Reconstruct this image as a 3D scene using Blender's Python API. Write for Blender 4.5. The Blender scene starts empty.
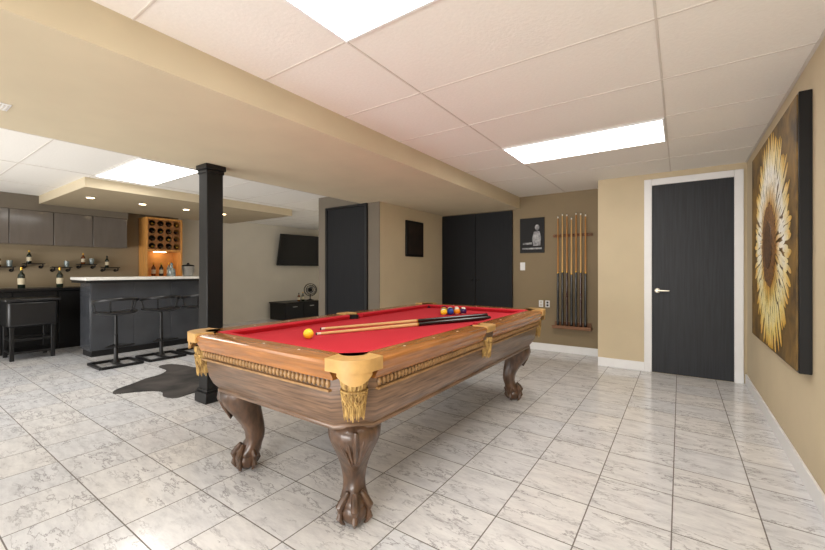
import bpy, bmesh, math, random
from mathutils import Vector, Matrix, Quaternion
random.seed(7)
PI = math.pi
S = bpy.context.scene
COL = S.collection
R = math.radians

# ------------------------------------------------------------------ materials
def lin(c):
    return tuple(((x/255)/12.92 if x/255 <= .04045 else ((x/255+.055)/1.055)**2.4) for x in c)
def nd(nt, t, **kw):
    n = nt.nodes.new(t)
    for k, v in kw.items(): setattr(n, k, v)
    return n
def mat(name, rgb, rough=.5, metal=0, var=.06, scale=8, bump=0, stretch=(1,1,1), emit=0, coat=0, trans=0, rgb2=None, attr=False, detail=5, distortion=0, spec=None):
    m = bpy.data.materials.new(name); m.use_nodes = True
    nt = m.node_tree; b = nt.nodes['Principled BSDF']; L = nt.links
    c = lin(rgb)
    b.inputs['Roughness'].default_value = rough
    b.inputs['Metallic'].default_value = metal
    if spec is not None: b.inputs['Specular IOR Level'].default_value = spec
    if coat: b.inputs['Coat Weight'].default_value = coat; b.inputs['Coat Roughness'].default_value = .12
    if trans: b.inputs['Transmission Weight'].default_value = trans
    tc = nd(nt,'ShaderNodeTexCoord'); mp = nd(nt,'ShaderNodeMapping'); mp.inputs['Scale'].default_value = stretch
    no = nd(nt,'ShaderNodeTexNoise'); no.inputs['Scale'].default_value = scale; no.inputs['Detail'].default_value = detail
    no.inputs['Distortion'].default_value = distortion
    L.new(tc.outputs['Object'], mp.inputs['Vector']); L.new(mp.outputs['Vector'], no.inputs['Vector'])
    cr = nd(nt,'ShaderNodeValToRGB')
    lo = tuple(x*(1-var) for x in c); hi = tuple(min(1,x*(1+var)) for x in c)
    if rgb2: lo, hi = c, lin(rgb2)
    cr.color_ramp.elements[0].position = .32; cr.color_ramp.elements[1].position = .68
    cr.color_ramp.elements[0].color = (*lo,1); cr.color_ramp.elements[1].color = (*hi,1)
    L.new(no.outputs['Fac'], cr.inputs['Fac'])
    out = cr.outputs['Color']
    if attr:
        at = nd(nt,'ShaderNodeAttribute', attribute_name='Col')
        mx = nd(nt,'ShaderNodeMix', data_type='RGBA', blend_type='MULTIPLY'); mx.inputs[0].default_value = 1
        L.new(at.outputs['Color'], mx.inputs[6]); L.new(out, mx.inputs[7]); out = mx.outputs[2]
    L.new(out, b.inputs['Base Color'])
    if bump:
        bp = nd(nt,'ShaderNodeBump'); bp.inputs['Strength'].default_value = bump; bp.inputs['Distance'].default_value = .01
        L.new(no.outputs['Fac'], bp.inputs['Height']); L.new(bp.outputs['Normal'], b.inputs['Normal'])
    if emit:
        b.inputs['Emission Color'].default_value = (*c,1); b.inputs['Emission Strength'].default_value = emit
    return m

def floor_mat():
    m = bpy.data.materials.new('marble_tile'); m.use_nodes = True
    nt = m.node_tree; b = nt.nodes['Principled BSDF']; L = nt.links
    tc = nd(nt,'ShaderNodeTexCoord')
    ad = nd(nt,'ShaderNodeVectorMath', operation='ADD'); ad.inputs[1].default_value = (.03+33, -2.32+33, 0)
    L.new(tc.outputs['Object'], ad.inputs[0])
    dv = nd(nt,'ShaderNodeVectorMath', operation='DIVIDE'); dv.inputs[1].default_value = (.33,.33,1)
    L.new(ad.outputs[0], dv.inputs[0])
    fl = nd(nt,'ShaderNodeVectorMath', operation='FLOOR'); L.new(dv.outputs[0], fl.inputs[0])
    fr = nd(nt,'ShaderNodeVectorMath', operation='FRACTION'); L.new(dv.outputs[0], fr.inputs[0])
    wn = nd(nt,'ShaderNodeTexWhiteNoise', noise_dimensions='3D'); L.new(fl.outputs[0], wn.inputs['Vector'])
    sc = nd(nt,'ShaderNodeVectorMath', operation='SCALE'); sc.inputs['Scale'].default_value = 25
    L.new(wn.outputs['Color'], sc.inputs[0])
    a2 = nd(nt,'ShaderNodeVectorMath', operation='ADD'); L.new(sc.outputs[0], a2.inputs[0])
    mp = nd(nt,'ShaderNodeMapping'); mp.inputs['Rotation'].default_value = (0,0,.6); mp.inputs['Scale'].default_value = (1.3,3.8,1)
    L.new(tc.outputs['Object'], mp.inputs['Vector']); L.new(mp.outputs[0], a2.inputs[1])
    def noise(sc_, det, ro, di):
        no = nd(nt,'ShaderNodeTexNoise'); no.inputs['Scale'].default_value = sc_; no.inputs['Detail'].default_value = det
        no.inputs['Roughness'].default_value = ro; no.inputs['Distortion'].default_value = di
        L.new(a2.outputs[0], no.inputs['Vector']); return no
    no = noise(3.2, 10, .64, .25); no2 = noise(4.8, 9, .72, .1); no3 = noise(1.9, 3, .5, 0)
    cr = nd(nt,'ShaderNodeValToRGB'); e = cr.color_ramp.elements
    e[0].position = .464; e[0].color = (0,0,0,1); e[1].position = .502; e[1].color = (0,0,0,1)
    q = e.new(.483); q.color = (1,1,1,1)
    L.new(no.outputs['Fac'], cr.inputs['Fac'])
    mk = nd(nt,'ShaderNodeMapRange'); mk.inputs['From Min'].default_value = .36; mk.inputs['From Max'].default_value = .58
    L.new(no3.outputs['Fac'], mk.inputs['Value'])
    ml = nd(nt,'ShaderNodeMath', operation='MULTIPLY'); L.new(cr.outputs['Color'], ml.inputs[0]); L.new(mk.outputs[0], ml.inputs[1])
    cl = nd(nt,'ShaderNodeValToRGB'); e = cl.color_ramp.elements
    e[0].position = .28; e[0].color = (*lin((198,198,201)),1); e[1].position = .60; e[1].color = (*lin((237,237,238)),1)
    q = e.new(.44); q.color = (*lin((223,223,225)),1)
    L.new(no2.outputs['Fac'], cl.inputs['Fac'])
    vm = nd(nt,'ShaderNodeMix', data_type='RGBA'); L.new(ml.outputs[0], vm.inputs[0]); L.new(cl.outputs['Color'], vm.inputs[6]); vm.inputs[7].default_value = (*lin((154,152,156)),1)
    # cool / cream tone shift per tile
    tr = nd(nt,'ShaderNodeValToRGB'); e = tr.color_ramp.elements
    e[0].position = 0; e[0].color = (.915,.93,.95,1); e[1].position = 1; e[1].color = (1.0,.985,.96,1)
    L.new(wn.outputs['Value'], tr.inputs['Fac'])
    ts = nd(nt,'ShaderNodeVectorMath', operation='MULTIPLY'); L.new(vm.outputs[2], ts.inputs[0]); L.new(tr.outputs['Color'], ts.inputs[1])
    sp = nd(nt,'ShaderNodeSeparateXYZ'); L.new(fr.outputs[0], sp.inputs[0])
    ds = []
    for ax in (0,1):
        s = nd(nt,'ShaderNodeMath', operation='SUBTRACT'); s.inputs[1].default_value = .5; L.new(sp.outputs[ax], s.inputs[0])
        a = nd(nt,'ShaderNodeMath', operation='ABSOLUTE'); L.new(s.outputs[0], a.inputs[0]); ds.append(a)
    mxm = nd(nt,'ShaderNodeMath', operation='MAXIMUM'); L.new(ds[0].outputs[0], mxm.inputs[0]); L.new(ds[1].outputs[0], mxm.inputs[1])
    gt = nd(nt,'ShaderNodeMath', operation='GREATER_THAN'); gt.inputs[1].default_value = .4915; L.new(mxm.outputs[0], gt.inputs[0])
    mx = nd(nt,'ShaderNodeMix', data_type='RGBA'); L.new(gt.outputs[0], mx.inputs[0])
    L.new(ts.outputs[0], mx.inputs[6]); mx.inputs[7].default_value = (*lin((112,107,103)),1)
    L.new(mx.outputs[2], b.inputs['Base Color'])
    rr = nd(nt,'ShaderNodeMapRange'); rr.inputs['To Min'].default_value = .13; rr.inputs['To Max'].default_value = .8
    L.new(gt.outputs[0], rr.inputs['Value']); L.new(rr.outputs[0], b.inputs['Roughness'])
    return m

def stripe_mat(name, rgb):
    m = bpy.data.materials.new(name); m.use_nodes = True
    nt = m.node_tree; b = nt.nodes['Principled BSDF']; L = nt.links
    tc = nd(nt,'ShaderNodeTexCoord'); sp = nd(nt,'ShaderNodeSeparateXYZ'); L.new(tc.outputs['Object'], sp.inputs[0])
    a = nd(nt,'ShaderNodeMath', operation='ABSOLUTE'); L.new(sp.outputs[2], a.inputs[0])
    g = nd(nt,'ShaderNodeMath', operation='GREATER_THAN'); g.inputs[1].default_value = .020; L.new(a.outputs[0], g.inputs[0])
    mx = nd(nt,'ShaderNodeMix', data_type='RGBA'); L.new(g.outputs[0], mx.inputs[0])
    mx.inputs[6].default_value = (*lin(rgb),1); mx.inputs[7].default_value = (*lin((240,236,220)),1)
    L.new(mx.outputs[2], b.inputs['Base Color']); b.inputs['Roughness'].default_value = .12
    return m

M = {}
M['floor'] = floor_mat()
M['ceil'] = mat('ceiling_tile', (238,234,227), .9, var=.02, scale=60, bump=.12)
M['grid'] = mat('ceiling_grid', (214,207,198), .6, var=.02)
M['tan'] = mat('tan_wall_paint', (206,190,159), .75, var=.03, scale=3)
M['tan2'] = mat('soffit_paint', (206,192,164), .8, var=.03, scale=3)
M['brownwall'] = mat('brown_wall_paint', (142,125,97), .75, var=.04, scale=3)
M['greige'] = mat('greige_wall_paint', (207,200,185), .8, var=.03, scale=3)
M['splash'] = mat('olive_brown_wall_paint', (148,132,106), .7, var=.04, scale=3)
M['barsof'] = mat('bar_soffit_shade', (172,156,128), .8, var=.03, scale=3)  # tan darkened to paint in the shade under the bar soffit
M['dkwall'] = mat('taupe_paint_and_shade_tone', (110,101,88), .8, var=.05, scale=3)  # the bulkhead's own brown; on the block front it paints in shade
M['white'] = mat('white_trim_paint', (240,240,240), .4, var=.015)
M['doorblk'] = mat('charcoal_door_paint', (41,43,47), .5, var=.22, scale=5, stretch=(14,14,.6), bump=.05, spec=.35)
M['doordk'] = mat('black_door_paint', (20,21,24), .55, var=.2, scale=5, stretch=(14,14,.6), spec=.25)
M['black'] = mat('black_satin', (18,18,19), .4, var=.1, spec=.35)
M['blackm'] = mat('black_matte', (14,14,15), .7, var=.1)
M['vinyl'] = mat('black_vinyl', (18,18,20), .33, var=.15, scale=30, bump=.05)
M['chrome'] = mat('brushed_steel', (190,190,190), .28, metal=1, var=.04)
M['nickel'] = mat('satin_nickel', (206,198,182), .3, metal=1, var=.04)
M['char'] = mat('charcoal_panel', (62,64,68), .16, var=.12, scale=4)
M['cab'] = mat('grey_gloss_cabinet', (104,97,91), .12, var=.08, scale=4, stretch=(3,3,.6))
M['bartop'] = mat('pale_stone_bar_top', (222,220,214), .25, var=.06, scale=20)
M['blktop'] = mat('black_stone_worktop', (26,26,28), .2, var=.2, scale=60)
M['rail'] = mat('golden_oak_rail', (162,104,49), .26, var=.3, scale=6, stretch=(12,.8,12), coat=.45)
M['railx'] = mat('golden_oak_rail_cross', (162,104,49), .26, var=.3, scale=6, stretch=(.8,12,12), coat=.45)
M['cabwood'] = mat('brown_oak', (114,88,68), .36, var=.5, scale=6, stretch=(1.0,1.0,18), coat=.22, detail=9)
M['legwood'] = mat('carved_walnut', (84,61,45), .33, var=.45, scale=9, bump=.28, stretch=(4,4,1.2), coat=.3)
M['dentil'] = mat('dentil_wood', (156,120,78), .42, var=.25, scale=30)
M['cloth'] = mat('red_felt', (200,32,50), .95, var=.05, scale=120)
M['leather'] = mat('tan_leather', (194,153,92), .5, var=.1, scale=24, bump=.06)
M['tassel'] = mat('gold_brown_fringe', (106,74,36), .8, scale=70, rgb2=(212,176,108), bump=.4, stretch=(1,1,.4))
M['pearl'] = mat('pearl_inlay', (240,236,224), .25, var=.03)
M['maple'] = mat('maple_shaft', (226,190,130), .3, var=.1, scale=6, stretch=(20,20,1), coat=.3)
M['maple2'] = mat('rack_maple_shaft', (206,162,98), .3, var=.1, scale=6, stretch=(20,20,1), coat=.3)
M['amber'] = mat('amber_stained_shaft', (180,124,56), .3, var=.15, scale=6, stretch=(20,20,1), coat=.3)
M['butt'] = mat('black_lacquer_butt', (18,17,18), .22, var=.1, coat=.3)
M['redbutt'] = mat('red_brown_lacquer_butt', (54,24,18), .22, var=.2, coat=.3)
M['rackwood'] = mat('cue_rack_wood', (126,84,50), .4, var=.2, scale=8, stretch=(1,8,8))
M['winewood'] = mat('orange_pine', (214,152,80), .4, var=.15, scale=7, stretch=(6,6,1))
M['winegrid'] = mat('brown_rack_grid', (138,90,48), .5, var=.2, scale=9)
M['wineback'] = mat('dark_rack_inside', (34,22,14), .7, var=.2)
M['glassdk'] = mat('dark_green_glass', (20,34,22), .08, var=.1, coat=.4)
M['glassam'] = mat('amber_glass', (104,56,18), .08, var=.1, coat=.4)
M['glasscl'] = mat('pale_glass', (176,190,190), .06, var=.05, trans=.6)
M['label'] = mat('cream_paper_label', (206,194,166), .7, var=.05)
M['gold'] = mat('gold_foil', (206,164,72), .3, metal=1, var=.06)
M['screen'] = mat('television_screen', (14,15,18), .2, var=.1)
M['iron'] = mat('black_iron_pipe', (32,30,30), .45, metal=.6, var=.2)
M['hide'] = mat('grey_cowhide', (22,20,20), .85, scale=3.2, rgb2=(78,73,70), bump=.25, detail=8, distortion=.6)
M['paintbg'] = mat('painted_olive_brown_ground', (62,46,21), .6, scale=6, rgb2=(140,108,50), bump=.4, detail=9, distortion=.6)
M['petal'] = mat('impasto_petals', (240,240,240), .55, var=.08, scale=40, bump=.4, stretch=(1,1,1), attr=True)
M['seed'] = mat('painted_flower_centre', (64,40,18), .6, scale=45, rgb2=(138,96,48), bump=.7)
M['seed2'] = mat('painted_flower_core', (44,27,13), .6, scale=60, rgb2=(98,66,33), bump=.6)
M['print'] = mat('black_print', (12,12,13), .65, var=.2)
M['printw'] = mat('pale_print', (196,196,198), .5, scale=18, rgb2=(90,90,94))
M['pic'] = mat('dark_brown_print', (16,14,13), .5, scale=9, rgb2=(48,36,30))
M['panel'] = mat('light_diffuser', (255,252,247), .5, var=0, emit=8.5)
M['spot'] = mat('warm_lamp_glow', (255,222,170), .5, var=0, emit=12)
M['nook'] = mat('warm_nook_back', (224,164,90), .5, var=.1)
def solid_ball(n, c): return mat(n, c, .12, var=.02)

# ------------------------------------------------------------------ mesh builder
class MB:
    def __init__(s): s.bm = bmesh.new(); s.cl = None
    def _vs(s, pts, T=None): return [s.bm.verts.new(T @ Vector(p) if T else Vector(p)) for p in pts]
    def box(s, x0,x1,y0,y1,z0,z1, T=None):
        v = s._vs([(x,y,z) for z in (z0,z1) for y in (y0,y1) for x in (x0,x1)], T)
        for f in ((0,2,3,1),(4,5,7,6),(0,1,5,4),(2,6,7,3),(0,4,6,2),(1,3,7,5)): s.bm.faces.new([v[i] for i in f])
        return s
    def loft(s, rings, T=None, cap=True, closed=True):
        rv = [s._vs(r, T) for r in rings]; n = len(rings[0])
        for a, b in zip(rv, rv[1:]):
            for i in range(n if closed else n-1):
                j = (i+1) % n
                try: s.bm.faces.new((a[i],a[j],b[j],b[i]))
                except ValueError: pass
        if cap:
            s.bm.faces.new(list(reversed(rv[0]))); s.bm.faces.new(rv[-1])
        return s
    def lathe(s, prof, c=(0,0,0), seg=24, T=None, cap=True):
        rings = [[(c[0]+max(r,1e-4)*math.cos(2*PI*i/seg), c[1]+max(r,1e-4)*math.sin(2*PI*i/seg), c[2]+z) for i in range(seg)] for r, z in prof]
        return s.loft(rings, T, cap)
    def tube(s, pts, r, seg=8, T=None, closed=False):
        pts = [Vector(p) for p in pts]; n = len(pts); rings = []
        rs = r if isinstance(r, (list,tuple)) else [r]*n
        prev = None
        for i, p in enumerate(pts):
            if closed: d = pts[(i+1)%n]-pts[i-1]
            else: d = pts[min(i+1,n-1)]-pts[max(i-1,0)]
            d.normalize()
            if prev is None:
                u = d.orthogonal().normalized()
            else:
                u = prev - d*prev.dot(d); u.normalize()
            prev = u; w = d.cross(u)
            rings.append([p + (u*math.cos(2*PI*k/seg)+w*math.sin(2*PI*k/seg))*rs[i] for k in range(seg)])
        if closed: rings.append(rings[0]); return s.loft(rings, T, cap=False)
        return s.loft(rings, T)
    def prism(s, poly, z0, z1, T=None):
        return s.loft([[(x,y,z0) for x,y in poly], [(x,y,z1) for x,y in poly]], T)
    def sphere(s, c, r, seg=20, rings=12, sc=(1,1,1), T=None):
        prof = [(r*math.sin(PI*i/rings), -r*math.cos(PI*i/rings)) for i in range(rings+1)]
        rr = [[(c[0]+sc[0]*max(q,1e-5)*math.cos(2*PI*i/seg), c[1]+sc[1]*max(q,1e-5)*math.sin(2*PI*i/seg), c[2]+sc[2]*z) for i in range(seg)] for q, z in prof]
        return s.loft(rr, T)
    def poly(s, pts, col=None, T=None):
        f = s.bm.faces.new(s._vs(pts, T))
        if col is not None:
            if s.cl is None: s.cl = s.bm.loops.layers.float_color.new('Col')
            for i, l in enumerate(f.loops): l[s.cl] = (*(col[i] if isinstance(col, list) else col),1)
        return f
    def obj(s, name, m, parent=None, bevel=0, smooth=True, loc=None, seg=2, recalc=True, ang=35):
        if recalc: bmesh.ops.recalc_face_normals(s.bm, faces=s.bm.faces)
        me = bpy.data.meshes.new(name); s.bm.to_mesh(me); s.bm.free()
        me.materials.append(m)
        if smooth:
            me.polygons.foreach_set('use_smooth', [True]*len(me.polygons)); me.set_sharp_from_angle(angle=R(ang))
        o = bpy.data.objects.new(name, me); COL.objects.link(o)
        if parent: o.parent = parent
        if loc: o.location = loc
        if bevel:
            b = o.modifiers.new('bevel','BEVEL'); b.width = bevel; b.segments = seg; b.limit_method = 'ANGLE'; b.angle_limit = R(40)
        return o

def tag(o, label, cat, group=None, kind=None):
    o['label'] = label; o['category'] = cat
    if group: o['group'] = group
    if kind: o['kind'] = kind
    return o
def thing(name, label, cat, loc=(0,0,0), rotz=0, group=None, kind=None):
    o = bpy.data.objects.new(name, None); COL.objects.link(o)
    o.location = loc; o.rotation_euler = (0,0,rotz); o.empty_display_size = .1
    return tag(o, label, cat, group, kind)
def dup(root, loc, label, rotz=None):
    r = root.copy(); COL.objects.link(r); r.location = loc; r['label'] = label
    if rotz is not None: r.rotation_euler = (0,0,rotz)
    for ch in list(root.children):
        c = ch.copy(); COL.objects.link(c); c.parent = r
        for g in list(ch.children):
            d = g.copy(); COL.objects.link(d); d.parent = c
    return r
def sbox(name, m, ext, label, cat):
    return tag(MB().box(*ext).obj(name, m, smooth=False), label, cat, kind='structure')

# ------------------------------------------------------------------ room shell (open on the side behind the viewer)
XR, XL, YB, YN, H = .544, -7.9, 5.03, -1.9, 2.2
sbox('floor', M['floor'], (XL-.1,XR+.1,YN-.1,7.4,-.08,0), 'grey veined white marble tile floor', 'floor')
ceil = sbox('ceiling', M['ceil'], (XL-.1,XR+.1,YN-.1,7.4,H,H+.08), 'white suspended tile ceiling', 'ceiling')
g = MB()
YL = [1.31-.637*k for k in range(5,0,-1)] + [1.31,1.947,2.583,3.22,3.80,4.42]
XLs = [-.085,-1.29]
for y in YL: g.box(-1.93,XR,y-.005,y+.005,H-.003,H)
for x in XLs: g.box(x-.005,x+.005,YN,5.53,H-.0035,H)
g.box(XR-.015,XR,YN,YB,H-.004,H)
for k in range(-5,10):
    y = 1.51+.6*k
    if y < 7.3: g.box(XL,-3.54 if y < 3.9 else -4.4,y-.005,y+.005,H-.003,H)
for x in (-4.205,-5.42,-6.63): g.box(x-.005,x+.005,YN,7.3,H-.0035,H)
g.obj('ceiling_grid', M['grid'], ceil, smooth=False)

sbox('wall_right', M['tan'], (XR,XR+.1,YN,YB+.5,0,H), 'tan painted right wall with the flower painting', 'wall')
sbox('wall_back', M['tan'], (-.804,XR,YB,YB+.5,0,H), 'tan back wall around the charcoal door', 'wall')
sbox('wall_recess', M['brownwall'], (-3.23,-.804,5.53,5.63,0,H), 'brown recessed back wall behind the cue rack', 'wall')
b = MB()
b.prism([(-4.4,3.9),(-3.23,3.9),(-3.23,5.63),(-3.23,7.3),(-4.4,7.3)],0,H)
blk = tag(b.obj('wall_middle', M['tan'], smooth=False), 'projecting block of wall between games area and lounge', 'wall', kind='structure')
MB().box(-4.4,-3.23,3.892,3.9,0,H).obj('shaded_wall_face', M['dkwall'], blk, smooth=False)  # thin darker sheet, paints in the shade of the side facing away
sbox('wall_left', M['greige'], (XL-.1,XL,YN,7.3,0,H), 'greige left wall behind bar and television', 'wall')
sbox('wall_left_backsplash', M['splash'], (XL,XL+.004,.3,3.50,.884,H), 'olive brown wall strip behind the bar shelves', 'wall')
sbox('wall_far', M['greige'], (XL,-4.4,7.3,7.4,0,H), 'greige far lounge wall', 'wall')
tag(MB().prism([(-3.54,YN),(-1.93,YN),(-1.93,5.53),(-3.23,5.53),(-3.23,3.89),(-3.54,3.89)],2.03,H).obj('ceiling_soffit', M['tan2'], smooth=False), 'wide tan boxed soffit running along the ceiling', 'soffit', kind='structure')
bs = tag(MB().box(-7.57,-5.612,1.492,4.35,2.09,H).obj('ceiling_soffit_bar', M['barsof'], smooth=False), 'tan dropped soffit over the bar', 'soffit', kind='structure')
MB().box(-5.612,-5.6,1.48,4.35,2.088,H).box(-7.57,-5.612,1.48,1.492,2.088,H).obj('fascia', M['tan2'], bs, smooth=False)
sbox('wall_left_bulkhead', M['dkwall'], (XL,-7.57,.3,2.57,1.985,H), 'dark bulkhead above the wall cabinets', 'wall')
def bboard(name, ext, label): tag(MB().box(*ext).obj(name, M['white'], smooth=False, bevel=.004), label, 'baseboard', kind='structure')
bboard('baseboard_right', (XR-.014,XR,YN,YB-.02,0,.10), 'white baseboard along the right wall')
bboard('baseboard_back', (-.804,-.325,YB-.014,YB,0,.10), 'white baseboard left of the charcoal door')
bboard('baseboard_recess', (-2.03,-.804,5.516,5.53,0,.10), 'white baseboard under the cue rack')
bboard('baseboard_middle', (-3.23,-3.216,3.9,5.5,0,.10), 'white baseboard on the projecting wall')

# doors
d = thing('door_1', 'charcoal door with white casing and metal lever on the back wall', 'door', (.095,YB,0), kind='structure')
MB().box(-.351,.351,-.010,0,.005,2.065).obj('door_leaf', M['doorblk'], d, smooth=False)
c = MB(); c.box(-.425,-.351,-.028,0,0,2.135).box(.351,.425,-.028,0,0,2.135).box(-.351,.351,-.028,0,2.065,2.135)
c.obj('casing', M['white'], d, bevel=.006)
hd = MB(); hd.lathe([(.026,0),(.026,.008),(.012,.012),(.012,.045)], T=Matrix.Translation((-.30,-.010,.905)) @ Matrix.Rotation(PI/2,4,'X'), seg=16)
hd.tube([(-.30,-.05,.905),(-.27,-.055,.905),(-.19,-.052,.905)], [.011,.010,.008])
hd.obj('door_handle', M['nickel'], d)
d = thing('door_2', 'black double closet doors under the soffit', 'door', (-2.63,5.53,0), kind='structure')
for s in (-1,1):
    x0, x1 = (-.598,-.003) if s < 0 else (.003,.598)
    MB().box(x0,x1,-.03,-.002,.01,2.015).obj('door_leaf', M['doordk'], d, bevel=.004)
    MB().lathe([(.008,0),(.008,.02),(.016,.025),(.016,.035),(.005,.04)], T=Matrix.Translation((s*.05,-.03,.98)) @ Matrix.Rotation(PI/2,4,'X'), seg=12).obj('door_knob', M['black'], d)
d = thing('door_3', 'dark door on the shaded face of the projecting wall', 'door', (-3.83,3.892,0), kind='structure')
MB().box(-.36,.36,-.02,0,.01,2.0).obj('door_leaf', M['doordk'], d, bevel=.004)
MB().box(-.40,-.36,-.03,0,0,2.03).box(.36,.40,-.03,0,0,2.03).box(-.36,.36,-.03,0,2.0,2.03).obj('casing', M['black'], d, bevel=.003)

# ------------------------------------------------------------------ ceiling lights
def ceil_light(x0,x1,y0,y1,label):
    cx, cy = (x0+x1)/2, (y0+y1)/2; w, l = (x1-x0)/2, (y1-y0)/2
    t = thing('ceiling_light', label, 'ceiling light', (cx,cy,H-.012), group='recessed ceiling light panels')
    MB().box(-w+.012,w-.012,-l+.012,l-.012,0,.008).obj('diffuser', M['panel'], t, smooth=False)
    f = MB(); f.box(-w,w,-l,-l+.012,-.002,.012).box(-w,w,l-.012,l,-.002,.012).box(-w,-w+.012,-l+.012,l-.012,-.002,.012).box(w-.012,w,-l+.012,l-.012,-.002,.012)
    f.obj('frame', M['white'], t, smooth=False)
ceil_light(-1.283,-.092,3.227,3.793,'glowing ceiling panel above the far end of the room, nearest the charcoal door')
ceil_light(-1.283,-.092,.680,1.303,'large glowing ceiling panel cut by the top of the frame, over the near table end')
ceil_light(-5.413,-4.212,1.517,2.103,'small glowing ceiling panel beside the bar soffit')
ceil_light(-1.283,-.092,-1.23,-.62,'added fill panel in the unseen ceiling behind the viewer')  # this panel and the next two are added out of view for fill
ceil_light(-5.413,-4.212,-1.48,-.90,'added fill panel in the unseen ceiling of the near left room corner')
ceil_light(-5.413,-4.212,5.12,5.70,'added fill panel in the lounge ceiling, hidden behind the projecting wall')
names = ['nearest the bar end','second along the bar','third along the bar','farthest along the bar']
for i, (x, y) in enumerate([(-6.4,1.75),(-6.4,2.35),(-6.4,2.95),(-6.4,3.55)]):
    t = thing('downlight', 'small warm downlight in the bar soffit, '+names[i], 'downlight', (x,y,2.09), group='downlights in the bar soffit')
    MB().lathe([(.055,-.004),(.055,0)]).obj('trim_ring', M['white'], t)
    MB().lathe([(.04,-.007),(.04,-.0042)]).obj('lamp', M['spot'], t)
t = thing('ceiling_vent', 'small white vent grille in the soffit underside', 'vent', (-3.07,.44,2.03))
MB().box(-.065,.065,-.04,.04,-.006,0).obj('frame', M['white'], t, bevel=.002)
v = MB()
for i in range(5): v.box(-.052,.052,-.028+i*.014-.003,-.028+i*.014+.003,-.009,-.006)
v.obj('slat', M['grid'], t, smooth=False)

# ------------------------------------------------------------------ support post
t = thing('support_post', 'square black support post with flared base and cap beside the pool table', 'column', (-3.35,1.75,0))
MB().box(-.070,.070,-.070,.070,.05,1.99).obj('shaft', M['black'], t, bevel=.006)
MB().box(-.095,.095,-.095,.095,0,.09).box(-.082,.082,-.082,.082,.09,.115).obj('base', M['black'], t, bevel=.006)
MB().box(-.078,.078,-.078,.078,1.955,1.985).box(-.088,.088,-.088,.088,1.985,2.03).obj('capital', M['black'], t, bevel=.006)

# ------------------------------------------------------------------ pool table
a, bb = .655, 1.235
PT = thing('pool_table', 'carved wooden pool table with red cloth and tan leather pockets', 'pool table', (-1.625,2.265,0))
hx, hy, ck = a-.135, bb-.135, .08
def bed_outline():
    q = []
    def side(s):
        return [(s*hx,-s*.07),(s*(hx-.035),-s*.05),(s*(hx-.045),0),(s*(hx-.035),s*.05),(s*hx,s*.07)]
    q += [(hx,-hy+ck)] + side(1) + [(hx,hy-ck),(hx-ck,hy),(-hx+ck,hy),(-hx,hy-ck)] + side(-1) + [(-hx,-hy+ck),(-hx+ck,-hy),(hx-ck,-hy)]
    return q
MB().prism(bed_outline(), .705, .742).obj('bed_cloth', M['cloth'], PT, smooth=False)
PW = [(.125,.742),(.125,.775),(.02,.777),(.005,.771),(0,.760),(.003,.748),(.010,.738),(.010,.728),(.020,.714),(.026,.702),(.026,.692),(.125,.692)]
PC = [(.1245,.776),(.150,.776),(.166,.773),(.171,.767),(.152,.7422),(.1245,.7422)]
def rail(axis, s, v0, v1, mt):
    base = a if axis == 'x' else bb
    def mp(i, v, z):
        u = s*(base-i)
        return (u,v,z) if axis == 'x' else (v,u,z)
    lo, hi = min(v0,v1), max(v0,v1)
    o = MB().loft([[mp(i,lo,z) for i,z in PW],[mp(i,hi,z) for i,z in PW]]).obj('rail', mt, PT, bevel=0)
    sk = lambda i: (i-.1245)*.75
    MB().loft([[mp(i,lo-.015+sk(i),z) for i,z in PC],[mp(i,hi+.015-sk(i),z) for i,z in PC]]).obj('cushion', M['cloth'], o)
    for f in (.25,.5,.75):
        p = mp(.07, lo+(hi-lo)*f, .7765); MB().lathe([(.006,0),(.006,.0012)], c=p, seg=10).obj('sight_inlay', M['pearl'], o)
CE = .155
for s in (-1,1):
    rail('x', s, .065, bb-CE+.01, M['rail']); rail('x', s, -bb+CE-.01, -.065, M['rail'])
    rail('y', s, -a+CE-.01, a-CE+.01, M['railx'])
def fringe(parent, cx, cy, top, hgt, r, flat=(1,1)):
    m = MB(); seg = 44; rings = []
    prof = [(1.0,0),(1.04,-.08),(.98,-.2),(.86,-.30),(.92,-.36),(.94,-.45),(.88,-.58),(.76,-.72),(.62,-.82),(.46,-.90),(.28,-.96)]
    for j,(q,z) in enumerate(prof):
        rings.append([(cx+flat[0]*r*q*(1+(.05 if i%2 else -.05)*(0 if j==0 else 1))*math.cos(2*PI*i/seg), cy+flat[1]*r*q*(1+(.05 if i%2 else -.05)*(0 if j==0 else 1))*math.sin(2*PI*i/seg), top+z*hgt) for i in range(seg)])
    m.loft(rings)
    m.tube([(cx+flat[0]*r*.98*math.cos(2*PI*i/24), cy+flat[1]*r*.98*math.sin(2*PI*i/24), top-.32*hgt) for i in range(24)], .005, closed=True)
    # crossing woven cords and hanging strands
    for i in range(12):
        for dr in (-1,1):
            pts_ = []
            for q in range(6):
                f_ = q/5; th = 2*PI*i/12 + dr*f_*PI/4; rr = r*(1.0-.14*f_)
                pts_.append((cx+rr*math.cos(th), cy+rr*math.sin(th), top-(.36+.34*f_)*hgt))
            m.tube(pts_, .0028, seg=5)
    for i in range(34):
        th = 2*PI*i/34; rr = r*.84
        m.tube([(cx+flat[0]*rr*math.cos(th),cy+flat[1]*rr*math.sin(th),top-.66*hgt),(cx+flat[0]*rr*.9*math.cos(th),cy+flat[1]*rr*.9*math.sin(th),top-(.94+.05*(i%3))*hgt)],[.0038,.0025],seg=5)
    m.obj('fringe', M['tassel'], parent)
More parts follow.
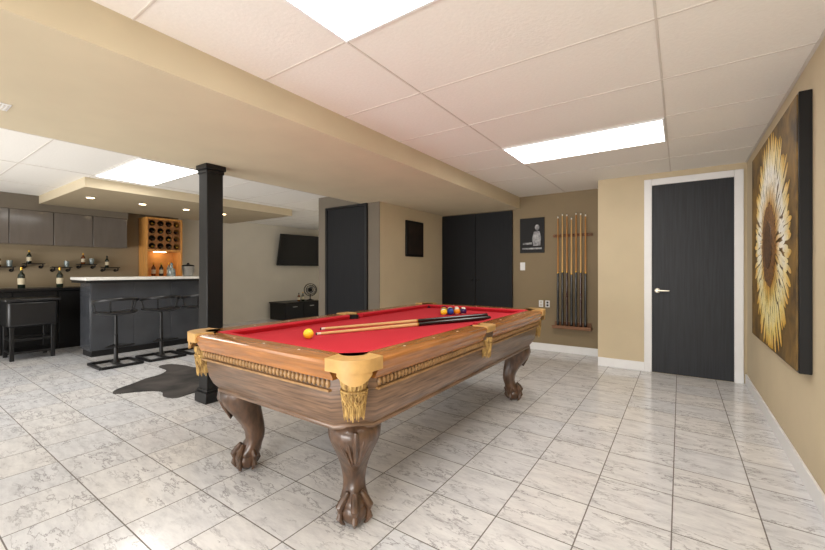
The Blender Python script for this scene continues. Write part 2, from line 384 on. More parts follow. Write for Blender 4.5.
for sx in (-1,1):
    for sy in (-1,1):
        e = .006; P = []
        mp = lambda i,j: (sx*(a+e-i), sy*(bb+e-j))
        rc = .100
        P.append(mp(0,CE+.005))
        for k in range(13):
            th = PI + k*PI/24; P.append(mp(rc+rc*math.cos(th), rc+rc*math.sin(th)))
        P.append(mp(CE+.005,0)); P.append(mp(CE+.02,.092))
        for k in range(13):
            th = -PI/4 - k*PI/12; P.append(mp(.135+.060*math.cos(th), .135+.060*math.sin(th)))
        P.append(mp(.092,CE+.02))
        cp = MB().prism(P,.735,.785).obj('pocket_cap', M['leather'], PT, bevel=.020, seg=5)
        n = 33; Q = []
        for k in range(n):
            th = PI + (k/(n-1))*PI/2; Q.append(mp(rc+(rc-.004)*math.cos(th), rc+(rc-.004)*math.sin(th)))
        lo = [(x,y,.722-.035*math.sin(PI*i/(n-1))) for i,(x,y) in enumerate(Q)]
        ctr = mp(.2,.2)
        inn = lambda x,y,q: (x+(ctr[0]-x)*q, y+(ctr[1]-y)*q)
        sk = MB(); sk.loft([[(x,y,.755) for x,y in Q], lo, [(*inn(x,y,.05),z+.002) for x,y,z in lo], [(*inn(x,y,.05),.755) for x,y in Q]], cap=False, closed=False)
        sk.obj('leather_skirt', M['leather'], cp)
        cx, cy = mp(.135,.135)
        MB().lathe([(.061,.768),(.061,.62),(.02,.60),(.018,.605),(.056,.625),(.058,.768)], c=(cx,cy,0), cap=False).obj('pocket_liner', M['blackm'], PT)
        fx, fy = mp(.090,.090); fringe(cp, fx, fy, .705, .16, .052)
for s in (-1,1):
    e = .003
    P = [(s*(a+e),-.068),(s*(a+e),.068),(s*(a-.10),.072)]
    for k in range(11):
        th = PI/2 - k*PI/10; P.append((s*(a-.110+.050*math.cos(th)), .050*math.sin(th)))
    P.append((s*(a-.10),-.072))
    cp = MB().prism(P,.738,.782).obj('pocket_cap', M['leather'], PT, bevel=.012, seg=3)
    MB().lathe([(.051,.766),(.051,.66),(.02,.64),(.018,.645),(.047,.665),(.048,.766)], c=(s*(a-.115),0,0), cap=False).obj('pocket_liner', M['blackm'], PT)
    fringe(cp, s*(a-.046), 0, .705, .125, .044)
    MB().box(*sorted((s*(a-.12),s*(a-.018))),-.066,.066,.692,.737).obj('pocket_block', M['cabwood'], PT, bevel=.004)
def oct_ring(ins, z, c):
    X, Y = a-ins, bb-ins
    return [(X,-Y+c,z),(X,Y-c,z),(X-c,Y,z),(-X+c,Y,z),(-X,Y-c,z),(-X,-Y+c,z),(-X+c,-Y,z),(X-c,-Y,z)]
cbm = MB(); cbm.loft([oct_ring(i,z,c) for z,i,c in ((.692,.038,.13),(.645,.038,.13),(.640,.046,.13),(.600,.047,.13),(.55,.055,.128),(.51,.072,.122),(.482,.094,.115),(.475,.090,.115),(.462,.092,.115),(.455,.13,.10))])
cabo = cbm.obj('cabinet', M['cabwood'], PT, ang=50)
for axis in ('x','y'):
    for s in (-1,1):
        m = MB(); L_ = (bb if axis == 'x' else a)-.165; n = int(2*L_/.026)
        B = a if axis == 'x' else bb
        for k in range(n):
            v = -L_+ (k+.5)*2*L_/n
            if axis == 'x' and abs(v) < .05: continue
            if axis == 'x': m.sphere((s*(B-.034),v,.672), .0115, seg=8, rings=6, sc=(.9,.95,1.5))
            else: m.sphere((v,s*(B-.034),.672), .0115, seg=8, rings=6, sc=(.95,.9,1.5))
        if axis == 'x': m.box(*sorted((s*(B-.045),s*(B-.024))),-L_,L_,.642,.651)
        else: m.box(-L_,L_,*sorted((s*(B-.045),s*(B-.024))),.642,.651)
        m.obj('bead_moulding', M['dentil'], PT)
def leg(sx, sy):
    cx, cy = sx*(a-(.235 if sx > 0 else .262)), sy*(bb-.245)
    dx, dy = sx*.7071, sy*.7071
    secs = [(.47,.025,.104),(.445,.040,.110),(.41,.048,.106),(.37,.040,.094),(.33,.022,.079),(.29,.002,.066),(.25,-.016,.056),(.21,-.028,.049),(.17,-.028,.045),(.14,-.016,.046),(.115,-.002,.054),(.095,.010,.058),(.08,.012,.054)]
    rings = []
    for z, off, hw in secs:
        r = []
        for k in range(24):
            th = 2*PI*k/24
            q = hw/ (abs(math.cos(th))**3+abs(math.sin(th))**3)**(1/3)
            q *= 1 + .05*math.cos(4*th)*(z > .3)
            r.append((cx+dx*off+q*math.cos(th), cy+dy*off+q*math.sin(th), z))
        rings.append(r)
    o = MB().loft(rings).obj('leg', M['legwood'], PT, ang=60)
    m = MB(); base = Vector((cx+dx*.04, cy+dy*.04, 0)); side = Vector((-dy,dx,0)); out = Vector((dx,dy,0))
    for q in (-2,-1,0,1,2):
        p = [base+out*(.118-.022*abs(q))+side*(.030*q)+Vector((0,0,.455)), base+out*(.122-.018*abs(q))+side*(.030*q)+Vector((0,0,.41)), base+out*(.098-.010*abs(q))+side*(.018*q)+Vector((0,0,.35)), base+out*.058+side*(.007*q)+Vector((0,0,.29))]
        m.tube(p,[.009,.014,.010,.004],seg=7)
    m.obj('carved_leaf', M['legwood'], o)
    f = MB(); fc = Vector((cx+dx*.016, cy+dy*.016, .058)); f.sphere(fc,.062,24,14,sc=(1,1,.935))
    f.obj('ball_foot', M['legwood'], o)
    for k in range(5):
        f = MB(); th = math.atan2(dy,dx) + (k-2)*PI/2.6
        u = Vector((math.cos(th),math.sin(th),0))
        f.tube([fc+u*.030+Vector((0,0,.082)), fc+u*.052+Vector((0,0,.056)), fc+u*.070+Vector((0,0,.028)), fc+u*.066+Vector((0,0,.004)), fc+u*.070+Vector((0,0,-.020)), fc+u*.058+Vector((0,0,-.042)), fc+u*.046+Vector((0,0,-.054))],[.012,.017,.018,.010,.015,.009,.004],seg=9)
        f.obj('claw', M['legwood'], o)
for sx in (-1,1):
    for sy in (-1,1): leg(sx, sy)

# ------------------------------------------------------------------ cues
def make_cue(label, length, p, direction, buttm, shaftm, group=None, k=1.0):
    t = thing('pool_cue', label, 'pool cue', p, group=group)
    t.rotation_mode = 'QUATERNION'; t.rotation_quaternion = Vector(direction).to_track_quat('Z','Y')
    L_ = length; hb = L_*.48
    MB().lathe([(.012*k,0),(.0145*k,.006),(.0145*k,.05),(.0130*k,hb*.75),(.0118*k,hb)], seg=14).obj('butt', buttm, t)
    MB().lathe([(.0119*k,hb),(.0119*k,hb+.012)], seg=14).obj('joint_ring', M['gold'], t)
    MB().lathe([(.0112*k,hb+.012),(.0095*k,hb+.4*(L_-hb)),(.0072*k,L_-.03)], seg=12).obj('shaft', shaftm, t)
    MB().lathe([(.0072*k,L_-.03),(.0070*k,L_-.006)], seg=12).obj('ferrule', M['pearl'], t)
    MB().lathe([(.0070*k,L_-.006),(.0045*k,L_)], seg=12).obj('tip', M['blackm'], t)
    return t
def lay_cue(label, p0, p1):
    k = 1.12
    A, B = Vector((p0[0],p0[1],.742+.0148*k)), Vector((p1[0],p1[1],.742+.0074*k))
    make_cue(label, (B-A).length, A, B-A, M['butt'], M['maple'], k=k)
lay_cue('black and maple pool cue lying on the red cloth, nearer of the two', (-1.21,2.79), (-1.755,1.53))
lay_cue('black and maple pool cue lying on the red cloth, nearer the racked balls', (-1.30,2.94), (-1.885,1.68))

# ------------------------------------------------------------------ balls
BR = .0286
def ball(label, x, y, m, grp='billiard balls clustered at the far table end', rot=None):
    o = MB().sphere((0,0,0), BR, 24, 14).obj('billiard_ball', m, loc=(x,y,.742+BR))
    o.rotation_euler = rot or (random.uniform(-.3,.3),random.uniform(-.3,.3),random.uniform(0,6))
    tag(o, label, 'ball', grp)
cd = {'yellow':(255,214,44),'blue':(22,70,160),'red':(204,32,30),'purple':(60,36,96),'orange':(246,160,30),'green':(14,128,70),'maroon':(104,26,30)}
ball('yellow billiard ball lying alone near the cue tips', -1.70, 1.43, solid_ball('ball_yellow',(255,218,56)), None)
order = [('yellow','st'),('green','so'),('blue','so'),('orange','so'),('black','so'),('orange','st'),('purple','so'),('green','st'),('blue','st'),('purple','st'),('maroon','so'),('red','so'),('red','st'),('maroon','st')]
pos = []
for r_ in range(5):
    for c_ in range(r_+1): pos.append((-1.655+(c_-r_/2)*.0650, 2.85+r_*.0570))
for (n_, k_), p_ in zip(order, pos):
    if n_ == 'black': ball('black billiard ball in the cluster at the far end', *p_, solid_ball('ball_black',(16,16,18)))
    elif k_ == 'so': ball('solid %s billiard ball in the cluster at the far end' % n_, *p_, solid_ball('ball_'+n_, cd[n_]))
    else: ball('%s striped white billiard ball in the cluster at the far end' % n_, *p_, stripe_mat('ball_striped_'+n_, cd[n_]))

# ------------------------------------------------------------------ cue rack on the recessed wall
t = thing('cue_rack', 'wooden wall rack holding upright pool cues', 'cue rack', (-1.195,5.53,.34))
MB().box(-.25,.25,-.11,0,0,.028).box(-.25,.25,-.122,-.11,0,.045).obj('bottom_shelf', M['rackwood'], t, bevel=.004)
MB().box(-.235,.235,-.022,0,.028,.09).obj('back_board', M['rackwood'], t, bevel=.004)
tr = MB().box(-.25,.25,-.03,0,1.245,1.285).box(-.25,.25,-.055,-.03,1.257,1.273).obj('top_rail', M['rackwood'], t, bevel=.004)
for i in range(8): MB().tube([(-.203+i*.058,-.055,1.265),(-.203+i*.058,-.085,1.265)],.005,seg=6).obj('cue_clip', M['black'], tr)
ords = ['first','second','third','fourth','fifth','sixth','seventh']
for i in range(7):
    x = -1.195-.174+i*.058
    L_ = [1.50,1.53,1.52,1.47,1.53,1.52,1.50][i]
    make_cue('upright pool cue in the wall rack, %s from the left' % ords[i], L_, (x,5.53-.080,.3685), (0,0,1), M['redbutt'] if i in (2,5) else M['butt'], M['amber'] if i % 2 == 0 else M['maple2'], 'cues standing in the wall rack', k=1.15)

# ------------------------------------------------------------------ pictures
t = thing('framed_poster', 'black framed black and white poster left of the cue rack', 'poster', (-1.745,5.53,1.38))
MB().box(-.175,.175,-.02,-.002,0,.50).obj('frame', M['black'], t, bevel=.004)
MB().box(-.158,.158,-.0225,-.0205,.017,.483).obj('print', M['print'], t, smooth=False)
pm = MB()
y = -.0235
pm.poly([(.02,y,.10),(.12,y,.10),(.13,y,.22),(.11,y,.30),(.075,y,.32),(.03,y,.30),(.005,y,.2)])
pm.poly([(.075+.032*math.cos(k*PI/8),y,.36+.04*math.sin(k*PI/8)) for k in range(16)])
pm.poly([(-.13,y,.12),(.0,y,.12),(.0,y,.15),(-.13,y,.145)])
pm.poly([(-.14,y,.05),(.14,y,.05),(.14,y,.072),(-.14,y,.072)])
pm.obj('pale_figure', M['printw'], t, smooth=False)
t = thing('framed_picture', 'small near black framed picture on the projecting wall', 'picture', (-3.23,4.68,1.33))
MB().box(0,.03,-.22,.22,0,.52).obj('frame', M['black'], t, bevel=.006)
MB().box(.0302,.032,-.185,.185,.035,.485).obj('print', M['pic'], t, smooth=False)

t = thing('flower_painting', 'large black edged painting of a yellow and white sunflower', 'painting', (XR,3.4625,.60))
hw, ht, th_ = .7475, 1.43, .057
fm = MB(); fm.box(-th_+.006,-.001,-hw,hw,0,ht)
fm.obj('frame', M['black'], t, bevel=.004)
MB().box(-th_,-th_+.0058,-hw+.012,hw-.012,.012,ht-.012).obj('canvas', M['paintbg'], t, smooth=False)
cy0, cz0 = -.04, .69
EY, EZ = .92, 1.07
def petals(name, n, r0, r1, w, x, c0, c1, ctip, jit):
    m = MB()
    for k in range(n):
        th = 2*PI*k/n + random.uniform(-.04,.04)
        R0, R1 = r0*random.uniform(.94,1.06), r1*random.uniform(1-jit,1+jit)
        tw = random.uniform(-.10,.10)
        u = Vector((0,math.cos(th)*EY,math.sin(th)*EZ)); v = Vector((0,-math.sin(th),math.cos(th)))
        f = random.random(); col = tuple(lin(c0)[q]*(1-f)+lin(c1)[q]*f for q in range(3)); ct = lin(ctip)
        g_ = random.uniform(.85,1.08); ct = tuple(q*g_ for q in ct)
        low = max(0, min(1, (-math.sin(th)-.05)/.8))
        ct = (ct[0],ct[1]*(1-.10*low),ct[2]*(1-.6*low)); col = (col[0],col[1]*(1-.07*low),col[2]*(1-.42*low))
        pts = []; cs = []
        mixc = lambda s_: tuple(col[q]*(1-s_)+ct[q]*s_ for q in range(3))
        ss = ((0,.35),(.3,.8),(.6,1),(.82,.86),(.95,.5))
        L_ = R1-R0
        for s_, ww in ss: pts.append(u*(R0+L_*s_)+v*(tw*L_*s_*s_-w*ww/2)); cs.append(mixc(s_**2.5))
        pts.append(u*R1+v*tw*L_); cs.append(mixc(1))
        for s_, ww in reversed(ss): pts.append(u*(R0+L_*s_)+v*(tw*L_*s_*s_+w*ww/2)); cs.append(mixc(s_**2.5))
        xx = x - random.uniform(0,.0012)
        m.poly([(xx,cy0+p.y,min(max(cz0+p.z,.018),ht-.018)) for p in pts], cs)
    return m.obj(name, M['petal'], t, smooth=False, recalc=False)
petals('outer_petal', 104, .47, .65, .034, -.0582, (248,230,168), (252,243,212), (232,180,44), .07)
petals('second_petal', 104, .41, .555, .031, -.0595, (252,247,232), (255,254,250), (248,226,146), .08)
petals('third_petal', 96, .32, .465, .027, -.0608, (248,236,206), (253,250,240), (255,251,238), .09)
petals('inner_petal', 84, .22, .37, .024, -.0621, (176,124,44), (222,178,92), (253,243,214), .10)
def disc(name, r, x, m, jitter):
    q = MB(); pts = [(x,cy0+r*EY*(1+random.uniform(-jitter,jitter))*math.cos(2*PI*k/48),cz0+r*EZ*1.04*(1+random.uniform(-jitter,jitter))*math.sin(2*PI*k/48)) for k in range(48)]
    q.loft([[(x+.001,y_,z_) for _,y_,z_ in pts],[(x-.003,cy0+(y_-cy0)*.97,cz0+(z_-cz0)*.97) for _,y_,z_ in pts]])
    q.obj(name, m, t)
disc('flower_centre', .245, -.0645, M['seed'], .06)
disc('flower_core', .14, -.0685, M['seed2'], .06)

# switch & outlets
t = thing('light_switch', 'white light switch below the poster', 'light switch', (-1.885,5.53,1.13))
MB().box(-.036,.036,-.006,0,0,.115).obj('plate', M['white'], t, bevel=.002)
MB().box(-.008,.008,-.014,-.006,.045,.07).obj('toggle', M['white'], t, bevel=.001)
for i, (x, l_) in enumerate(((-1.62,'left white power outlet on the brown wall below the poster'),(-1.53,'right white power outlet on the brown wall, beside the cue rack'))):
    t = thing('power_outlet', l_, 'power outlet', (x,5.53,.61), group='power outlets on the brown wall')
    MB().box(-.030,.030,-.006,0,0,.095).obj('plate', M['white'], t, bevel=.002)
    MB().box(-.014,.014,-.008,-.006,.014,.042).box(-.014,.014,-.008,-.006,.053,.081).obj('socket', M['grid'] if i == 0 else M['black'], t, bevel=.002)

# ------------------------------------------------------------------ hide rug
pts = [(-4.22,1.33),(-4.10,1.50),(-3.95,1.60),(-3.78,1.55),(-3.64,1.60),(-3.66,1.78),(-3.5,1.95),(-3.22,2.02),(-3.25,2.2),(-3.60,2.26),(-3.9,2.33),(-4.1,2.4),(-4.35,2.58),(-4.45,2.52),(-4.42,2.33),(-4.6,2.22),(-4.8,2.2),(-5.02,2.12),(-5.0,2.0),(-4.75,1.98),(-4.6,1.85),(-4.55,1.7),(-4.45,1.55),(-4.35,1.38)]
def catmull(P, k=4):
    out = []; n = len(P)
    for i in range(n):
        p0,p1,p2,p3 = (Vector(P[(i+j-1)%n]) for j in range(4))
        for q in range(k):
            s = q/k
            out.append(.5*((2*p1)+(p2-p0)*s+(2*p0-5*p1+4*p2-p3)*s*s+(3*p1-p0-3*p2+p3)*s**3))
    return [(p.x,p.y) for p in out]
out = catmull(pts)
out = [(x+4.3,y-1.95) for x,y in out]
tag(MB().prism(out,0,.007).obj('hide_rug', M['hide'], loc=(-4.3,1.95,.0005)), 'dark grey cowhide rug on the tiles behind the black post', 'rug')

# ------------------------------------------------------------------ bar
t = thing('bar_counter', 'dark panelled bar counter with a pale stone top', 'bar counter', (-6.43,2.4,0))
MB().box(-.19,.19,-.70,.74,.08,1.0).obj('body', M['char'], t, bevel=.004)
MB().box(-.16,.17,-.68,.72,0,.08).obj('plinth', M['black'], t)
for i in range(3): MB().box(.19,.200,-.69+i*.475,-.69+i*.475+.472,.09,.99).obj('front_panel', M['char'], t, bevel=.002)
MB().box(-.29,.31,-.78,.82,1.0,1.04).obj('bar_top', M['bartop'], t, bevel=.006)
MB().box(-.28,.30,-.77,.81,.965,1.0).obj('top_edge', M['black'], t, bevel=.003)
t = thing('ice_bucket', 'steel ice bucket at the far end of the bar top', 'ice bucket', (-6.40,2.98,1.04))
MB().lathe([(.06,0),(.075,.02),(.09,.15),(.094,.155),(.086,.155),(.07,.02)]).obj('bucket', M['chrome'], t)
MB().lathe([(.092,.156),(.08,.175),(.02,.185),(.018,.2),(.006,.21)]).obj('lid', M['black'], t)
t = thing('decanter', 'clear glass decanter on the bar top beside the bucket', 'decanter', (-6.45,2.76,1.04))
MB().lathe([(.05,0),(.055,.02),(.05,.10),(.02,.13),(.018,.17),(.024,.175)]).obj('body', M['glasscl'], t)
MB().sphere((0,0,.19),.02).obj('stopper', M['glasscl'], t)

def make_stool(label):
    t = thing('bar_stool', label, 'bar stool', (0,0,0), group='black bar stools along the bar')
    m = MB(); h = .205
    for s in (-1,1):
        m.box(-h,h,s*h-.016,s*h+.016,0,.032); m.box(s*h-.016,s*h+.016,-h,h,.001,.031)
    m.box(-h,h,-.016,.016,.004,.034)
    m.obj('base', M['black'], t, bevel=.005)
    MB().lathe([(.045,.03),(.035,.05),(.022,.07),(.022,.36),(.016,.365),(.016,.60)], seg=18).obj('column', M['black'], t)
    f = MB(); q = .14
    f.tube([(-.0,-.02,.24),(q,-q,.24),(q+.03,0,.24),(q,q,.24),(0,.02,.24)],.010,seg=8)
    f.obj('footrest', M['black'], t)
    m = MB(); rings = []
    for z, sc_ in ((.594,.5),(.598,.82),(.610,.98),(.624,1.0),(.634,.93),(.634,.6),(.632,.2)):
        ring = []
        for k in range(36):
            th = 2*PI*k/36; x_ = .200*sc_*math.copysign(abs(math.cos(th))**.7,math.cos(th)); y_ = .208*sc_*math.copysign(abs(math.sin(th))**.7,math.sin(th))
            ring.append((x_,y_,z+.4*y_*y_+(.3*x_*x_ if x_ > 0 else -.25*x_*x_)))
        rings.append(ring)
    m.loft(rings); m.obj('seat', M['vinyl'], t, ang=60)
    m = MB(); arc = [R(-104+208*k/24) for k in range(25)]
    rr = []
    for th in arc:
        c_, s_ = math.cos(th), math.sin(th); up = .045*math.cos(th*.8)
        rr.append([(.212*c_,.208*s_,.732+up),(.224*c_,.220*s_,.728+up),(.231*c_,.227*s_,.742+up),(.229*c_,.225*s_,.760+up),(.220*c_,.216*s_,.764+up),(.211*c_,.207*s_,.752+up)])
    m.loft(rr); m.obj('backrest', M['vinyl'], t, ang=60)
    for th in (R(-95),R(-32),R(32),R(95)):
        MB().tube([(.180*math.cos(th),.185*math.sin(th),.625),(.219*math.cos(th),.215*math.sin(th),.740+.045*math.cos(th*.8))],.009,seg=7).obj('back_support', M['black'], t)
    return t
st = make_stool('black low backed bar stool nearest the left end of the bar'); st.location = (-5.55,1.76,0)
dup(st, (-5.55,2.25,0), 'middle black low backed bar stool at the bar')
dup(st, (-5.55,2.74,0), 'black low backed bar stool half hidden behind the post')

t = thing('utility_stand', 'black boxy padded stand with open barred legs left of the bar', 'stand', (-6.97,1.27,0))
MB().box(-.235,.235,-.235,.235,.42,.74).obj('box', M['vinyl'], t, bevel=.03, seg=3)
MB().box(-.26,.26,-.26,.26,.735,.775).obj('lid', M['vinyl'], t, bevel=.015, seg=3)
for s in (-1,1):
    for q in (-1,1): MB().box(s*.19-.02,s*.19+.02,q*.19-.02,q*.19+.02,0,.43).obj('leg', M['black'], t, bevel=.004)
for z in (.08,.24):
    for q in (-1,1):
        MB().box(-.17,.17,q*.19-.012,q*.19+.012,z,z+.03).obj('cross_bar', M['black'], t)
        MB().box(q*.19-.012,q*.19+.012,-.17,.17,z,z+.03).obj('cross_bar', M['black'], t)
MB().box(-.2,.2,-.2,.2,.085,.105).obj('shelf', M['black'], t)

pl = ['first','second','third','fourth']
for i in range(4):
    y = .72+i*.46
    t = thing('base_cabinet', 'black base cabinet under the back counter, %s from the left' % pl[i], 'cabinet', (-7.9,y,0), group='base cabinets along the left wall')
    MB().box(.01,.54,.002,.458,.0,.84).obj('body', M['black'], t)
    dr = MB().box(.54,.56,.006,.454,.09,.83).obj('door', M['black'], t, bevel=.003)
    MB().tube([(.56,.40,.70),(.585,.40,.70),(.585,.40,.56),(.56,.40,.56)],.006,seg=6).obj('handle', M['chrome'], dr)
    t = thing('wall_cabinet', 'glossy grey wall cabinet above the bottles, %s from the left' % pl[i], 'cabinet', (-7.9,y,1.5), group='wall cabinets along the left wall')
    MB().box(.005,.31,.002,.458,0,.483).obj('body', M['cab'], t)
    MB().box(.31,.33,.004,.456,.002,.481).obj('door', M['cab'], t, bevel=.003)
tag(MB().box(-7.895,-7.30,.70,2.58,.842,.882).obj('worktop', M['blktop'], bevel=.004), 'black stone worktop along the left wall', 'worktop')

def make_bottle(name, label, loc, glass, cap, h=.30, r=.038, group=None, lay=None, cat='bottle'):
    t = thing(name, label, cat, loc, group=group)
    MB().lathe([(r*.9,0),(r,.006),(r,h*.58),(r*.85,h*.66),(r*.36,h*.76),(r*.33,h*.93)], seg=18).obj('glass', glass, t)
    MB().lathe([(r*.40,h*.86),(r*.40,h),(r*.3,h)], seg=14).obj('cap', cap, t)
    MB().lathe([(r*1.01,h*.18),(r*1.01,h*.48)], seg=18, cap=False).obj('paper_label', M['label'], t)
    if lay: t.rotation_euler = lay
    return t
make_bottle('wine_bottle','dark wine bottle with a gold top on the worktop, left one',(-7.45,1.28,.882),M['glassdk'],M['gold'],.29,.038)
make_bottle('wine_bottle','dark wine bottle with a gold top on the worktop, right one',(-7.45,1.68,.882),M['glassdk'],M['gold'],.29,.038)
sidx = ['first','second','third','fourth','fifth']
for i in range(5):
    y = 1.16+i*.31; z = [1.17,1.22,1.17,1.22,1.17][i]
    t = thing('pipe_shelf', 'black iron pipe shelf below the wall cabinets, %s from the left' % sidx[i], 'shelf', (-7.9,y,z), group='iron pipe shelves')
    MB().box(.02,.16,-.115,.115,0,.012).obj('plank', M['iron'], t, bevel=.002)
    for s in (-1,1):
        m = MB(); m.tube([(0.005,s*.09,-.04),(.12,s*.09,-.04),(.135,s*.09,-.03),(.14,s*.09,0)],.009,seg=8)
        m.lathe([(.024,0),(.024,.008)], T=Matrix.Translation((0.005,s*.09,-.04)) @ Matrix.Rotation(PI/2,4,'Y'), seg=12)
        m.obj('pipe_bracket', M['iron'], t)
    j = i % 3
    if i != 2: make_bottle('liquor_bottle','%s liquor bottle on the %s iron pipe shelf from the left' % (['amber','dark green','pale'][j], sidx[i]), (-7.80,y-.05,z+.012), [M['glassam'],M['glassdk'],M['glasscl']][j], M['gold'] if i%2 else M['black'], [.17,.19,.16][j], .027, 'liquor bottles on the pipe shelves')
    if i in (0,2,3):
        g2 = thing('drinking_glass','small clear glass on the %s iron pipe shelf from the left' % sidx[i],'glass',(-7.80,y+.06,z+.012))
        MB().lathe([(.026,0.006),(.034,.09),(.032,.09),(.024,.01)]).obj('bowl', M['glasscl'], g2)
        MB().lathe([(.027,-.0),(.027,.006)]).obj('foot', M['glasscl'], g2)

WY = 3.13
t = thing('wine_rack', 'orange pine wall wine rack with an open nook below', 'wine rack', (-7.9,WY,1.0))
w = .295; D = .33
MB().box(.005,.012,-w,w,0,1.06).obj('back_panel', M['wineback'], t)
m = MB(); m.box(0.012,D,-w,-w+.03,0,1.06).box(0.012,D,w-.03,w,0,1.06).box(.012,D,-w+.03,w-.03,1.03,1.06).box(.012,D,-w+.03,w-.03,0,.03).box(.012,D,-w+.03,w-.03,.47,.50)
m.obj('frame', M['winewood'], t, bevel=.003)
m = MB()
cw = (2*w-.06)/4; ch = .53/4
def cell_plate(m, yc, zc, x0, x1):
    n = 32; sq = []; ci = []
    for k in range(n):
        th = 2*PI*k/n; c_, s_ = math.cos(th), math.sin(th); q = max(abs(c_),abs(s_))
        sq.append((yc+cw/2*c_/q, zc+ch/2*s_/q)); ci.append((yc+.052*c_, zc+.052*s_))
    m.loft([[(x0,y_,z_) for y_,z_ in sq],[(x1,y_,z_) for y_,z_ in sq],[(x1,y_,z_) for y_,z_ in ci],[(x0,y_,z_) for y_,z_ in ci],[(x0,y_,z_) for y_,z_ in sq]], cap=False)
for r_ in range(4):
    for c_i in range(4):
        cell_plate(m, -w+.03+(c_i+.5)*cw, .50+(r_+.5)*ch, D-.03, D-.012)
m.obj('lattice', M['winegrid'], t)
MB().box(.0125,.02,-w+.03,w-.03,.03,.47).obj('nook_back', M['nook'], t)
MB().box(.10,.14,-.1,.1,.460,.469).obj('nook_lamp', M['spot'], t)
rows = ['bottom','second','third','top']
for r_ in range(4):
    for c_ in range(4):
        y = WY-w+.03+(c_+.5)*cw; z = 1.50+(r_+.5)*ch-.014
        make_bottle('wine_bottle','dark wine bottle lying in the %s row of the rack, %s from the left' % (rows[r_], ords[c_]), (-7.875,y,z), M['glassdk'], M['gold'] if (r_+c_)%3==0 else M['redbutt'], .30, .036, 'bottles lying in the wine rack', lay=(0,PI/2,0))
for k in range(3):
    make_bottle('liquor_bottle','%s bottle standing in the nook of the wine rack' % ['amber','dark green','pale'][k], (-7.72,WY-.125+k*.125,1.03), [M['glassam'],M['glassdk'],M['glasscl']][k], M['gold'], .24, .034, 'bottles in the wine rack nook')

# ------------------------------------------------------------------ lounge
t = thing('television', 'black flat television on a wall bracket in the lounge', 'television', (-7.9,6.28,1.62))
tl = Matrix.Translation((.24,0,0)) @ Matrix.Rotation(R(-6),4,'Z') @ Matrix.Rotation(R(13),4,'Y')
MB().box(-.03,.012,-.66,.66,-.38,.38,T=tl).obj('case', M['black'], t, bevel=.006)
MB().box(.0122,.014,-.645,.645,-.36,.365,T=tl).obj('screen', M['screen'], t, smooth=False)
MB().box(.001,.02,-.12,.12,-.12,.12).box(.02,.22,-.03,.03,-.03,.03).obj('bracket', M['iron'], t)
t = thing('media_console', 'low black media console on the floor under the television', 'console', (-7.55,5.96,0))
MB().box(-.28,.28,-.50,.50,.0,.37).obj('body', M['black'], t, bevel=.004)
MB().box(-.295,.295,-.52,.52,.37,.40).obj('top', M['black'], t, bevel=.004)
for s in (-1,1):
    dd = MB().box(.28,.296,s*.245-.235,s*.245+.235,.03,.36).obj('drawer', M['blackm'], t, bevel=.003)
    MB().box(.296,.31,s*.245-.06,s*.245+.06,.29,.305).obj('drawer_pull', M['chrome'], dd)
t = thing('desk_fan', 'small round dark desk fan standing on the media console', 'fan', (-7.46,6.33,.40))
MB().lathe([(.09,0),(.09,.015),(.03,.03),(.014,.04),(.014,.14)]).obj('base', M['black'], t)
TT = Matrix.Translation((0,0,.26)) @ Matrix.Rotation(R(-25),4,'Z') @ Matrix.Rotation(PI/2,4,'Y')
m = MB()
for rr_, z_ in ((.15,0),(.15,.04),(.11,.055),(.06,.06)):
    m.tube([TT @ Vector((rr_*math.cos(2*PI*k/32),rr_*math.sin(2*PI*k/32),z_)) for k in range(32)],.007,seg=6,closed=True)
for k in range(16):
    th = 2*PI*k/16
    m.tube([TT @ Vector((.03*math.cos(th),.03*math.sin(th),.062)), TT @ Vector((.11*math.cos(th),.11*math.sin(th),.055)), TT @ Vector((.15*math.cos(th),.15*math.sin(th),.02))],.003,seg=5)
m.obj('cage', M['iron'], t)
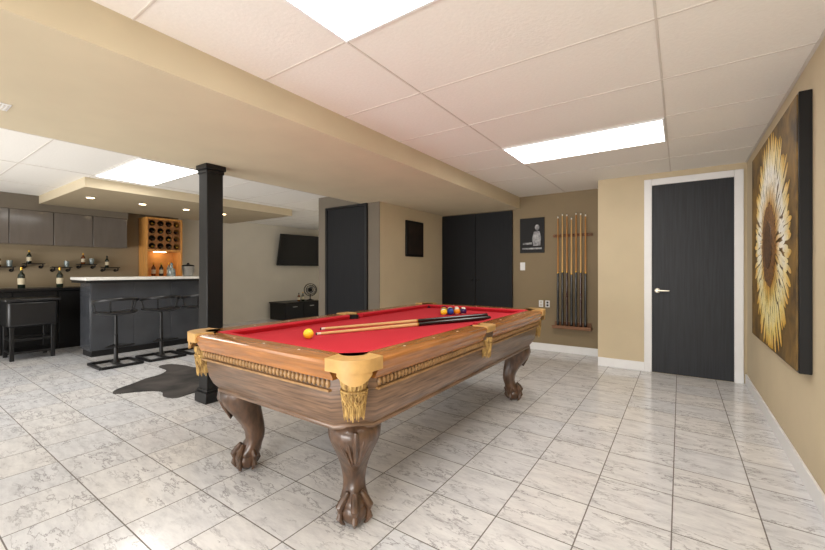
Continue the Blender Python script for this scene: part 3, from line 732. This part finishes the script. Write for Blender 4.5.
MB().lathe([(.045,-.09),(.05,-.03),(.04,0),(.04,.03)], T=TT).obj('motor', M['black'], t)
for k in range(3):
    th0 = 2*PI*k/3; m = MB()
    m.poly([TT @ Vector(((.028 if q in (0,3) else .135)*math.cos(th0+dth),(.028 if q in (0,3) else .135)*math.sin(th0+dth),zz)) for q,(dth,zz) in enumerate(((0,.012),(-.1,.008),(1.4,.03),(.8,.025)))])
    m.obj('blade', M['chrome'], t, smooth=False)
make_bottle('liquor_bottle','small amber bottle standing on the media console',(-7.45,5.98,.40),M['glassam'],M['black'],.2,.035)
make_bottle('liquor_bottle','small dark bottle standing on the media console beside the fan',(-7.45,6.10,.40),M['glassdk'],M['gold'],.22,.035)

# ------------------------------------------------------------------ fill lights added behind the viewer to brighten walls and ceiling
def area(loc, target, sx, sy, watts, spread=180, col=(1,.98,.95)):
    l = bpy.data.lights.new('fill_light','AREA'); l.shape = 'RECTANGLE'; l.size = sx; l.size_y = sy; l.energy = watts; l.color = col; l.spread = R(spread)
    o = bpy.data.objects.new('fill_light', l); COL.objects.link(o); o.location = loc
    o.rotation_euler = (Vector(target)-Vector(loc)).to_track_quat('-Z','Y').to_euler()
area((-.9,-1.8,.6), (-1.2,4.6,1.9), 2.2, .8, 38, 120)
area((-4.8,-1.8,.6), (-6.4,4.6,1.6), 3.2, .9, 58, 120)

# ------------------------------------------------------------------ camera, world
cam = bpy.data.cameras.new('camera'); co = bpy.data.objects.new('camera', cam); COL.objects.link(co)
cam.sensor_fit = 'HORIZONTAL'; cam.sensor_width = 36; cam.lens = 385/825*36
cam.shift_y = -4/825; cam.clip_start = .05
co.location = (0,0,1.12); co.rotation_euler = (PI/2,0,R(34.8))
S.camera = co
w = bpy.data.worlds.new('world'); S.world = w; w.use_nodes = True
w.node_tree.nodes['Background'].inputs[0].default_value = (1,.985,.965,1); w.node_tree.nodes['Background'].inputs[1].default_value = 1.0
S.view_settings.view_transform = 'Standard'
S.view_settings.look = 'None'
S.view_settings.exposure = 0
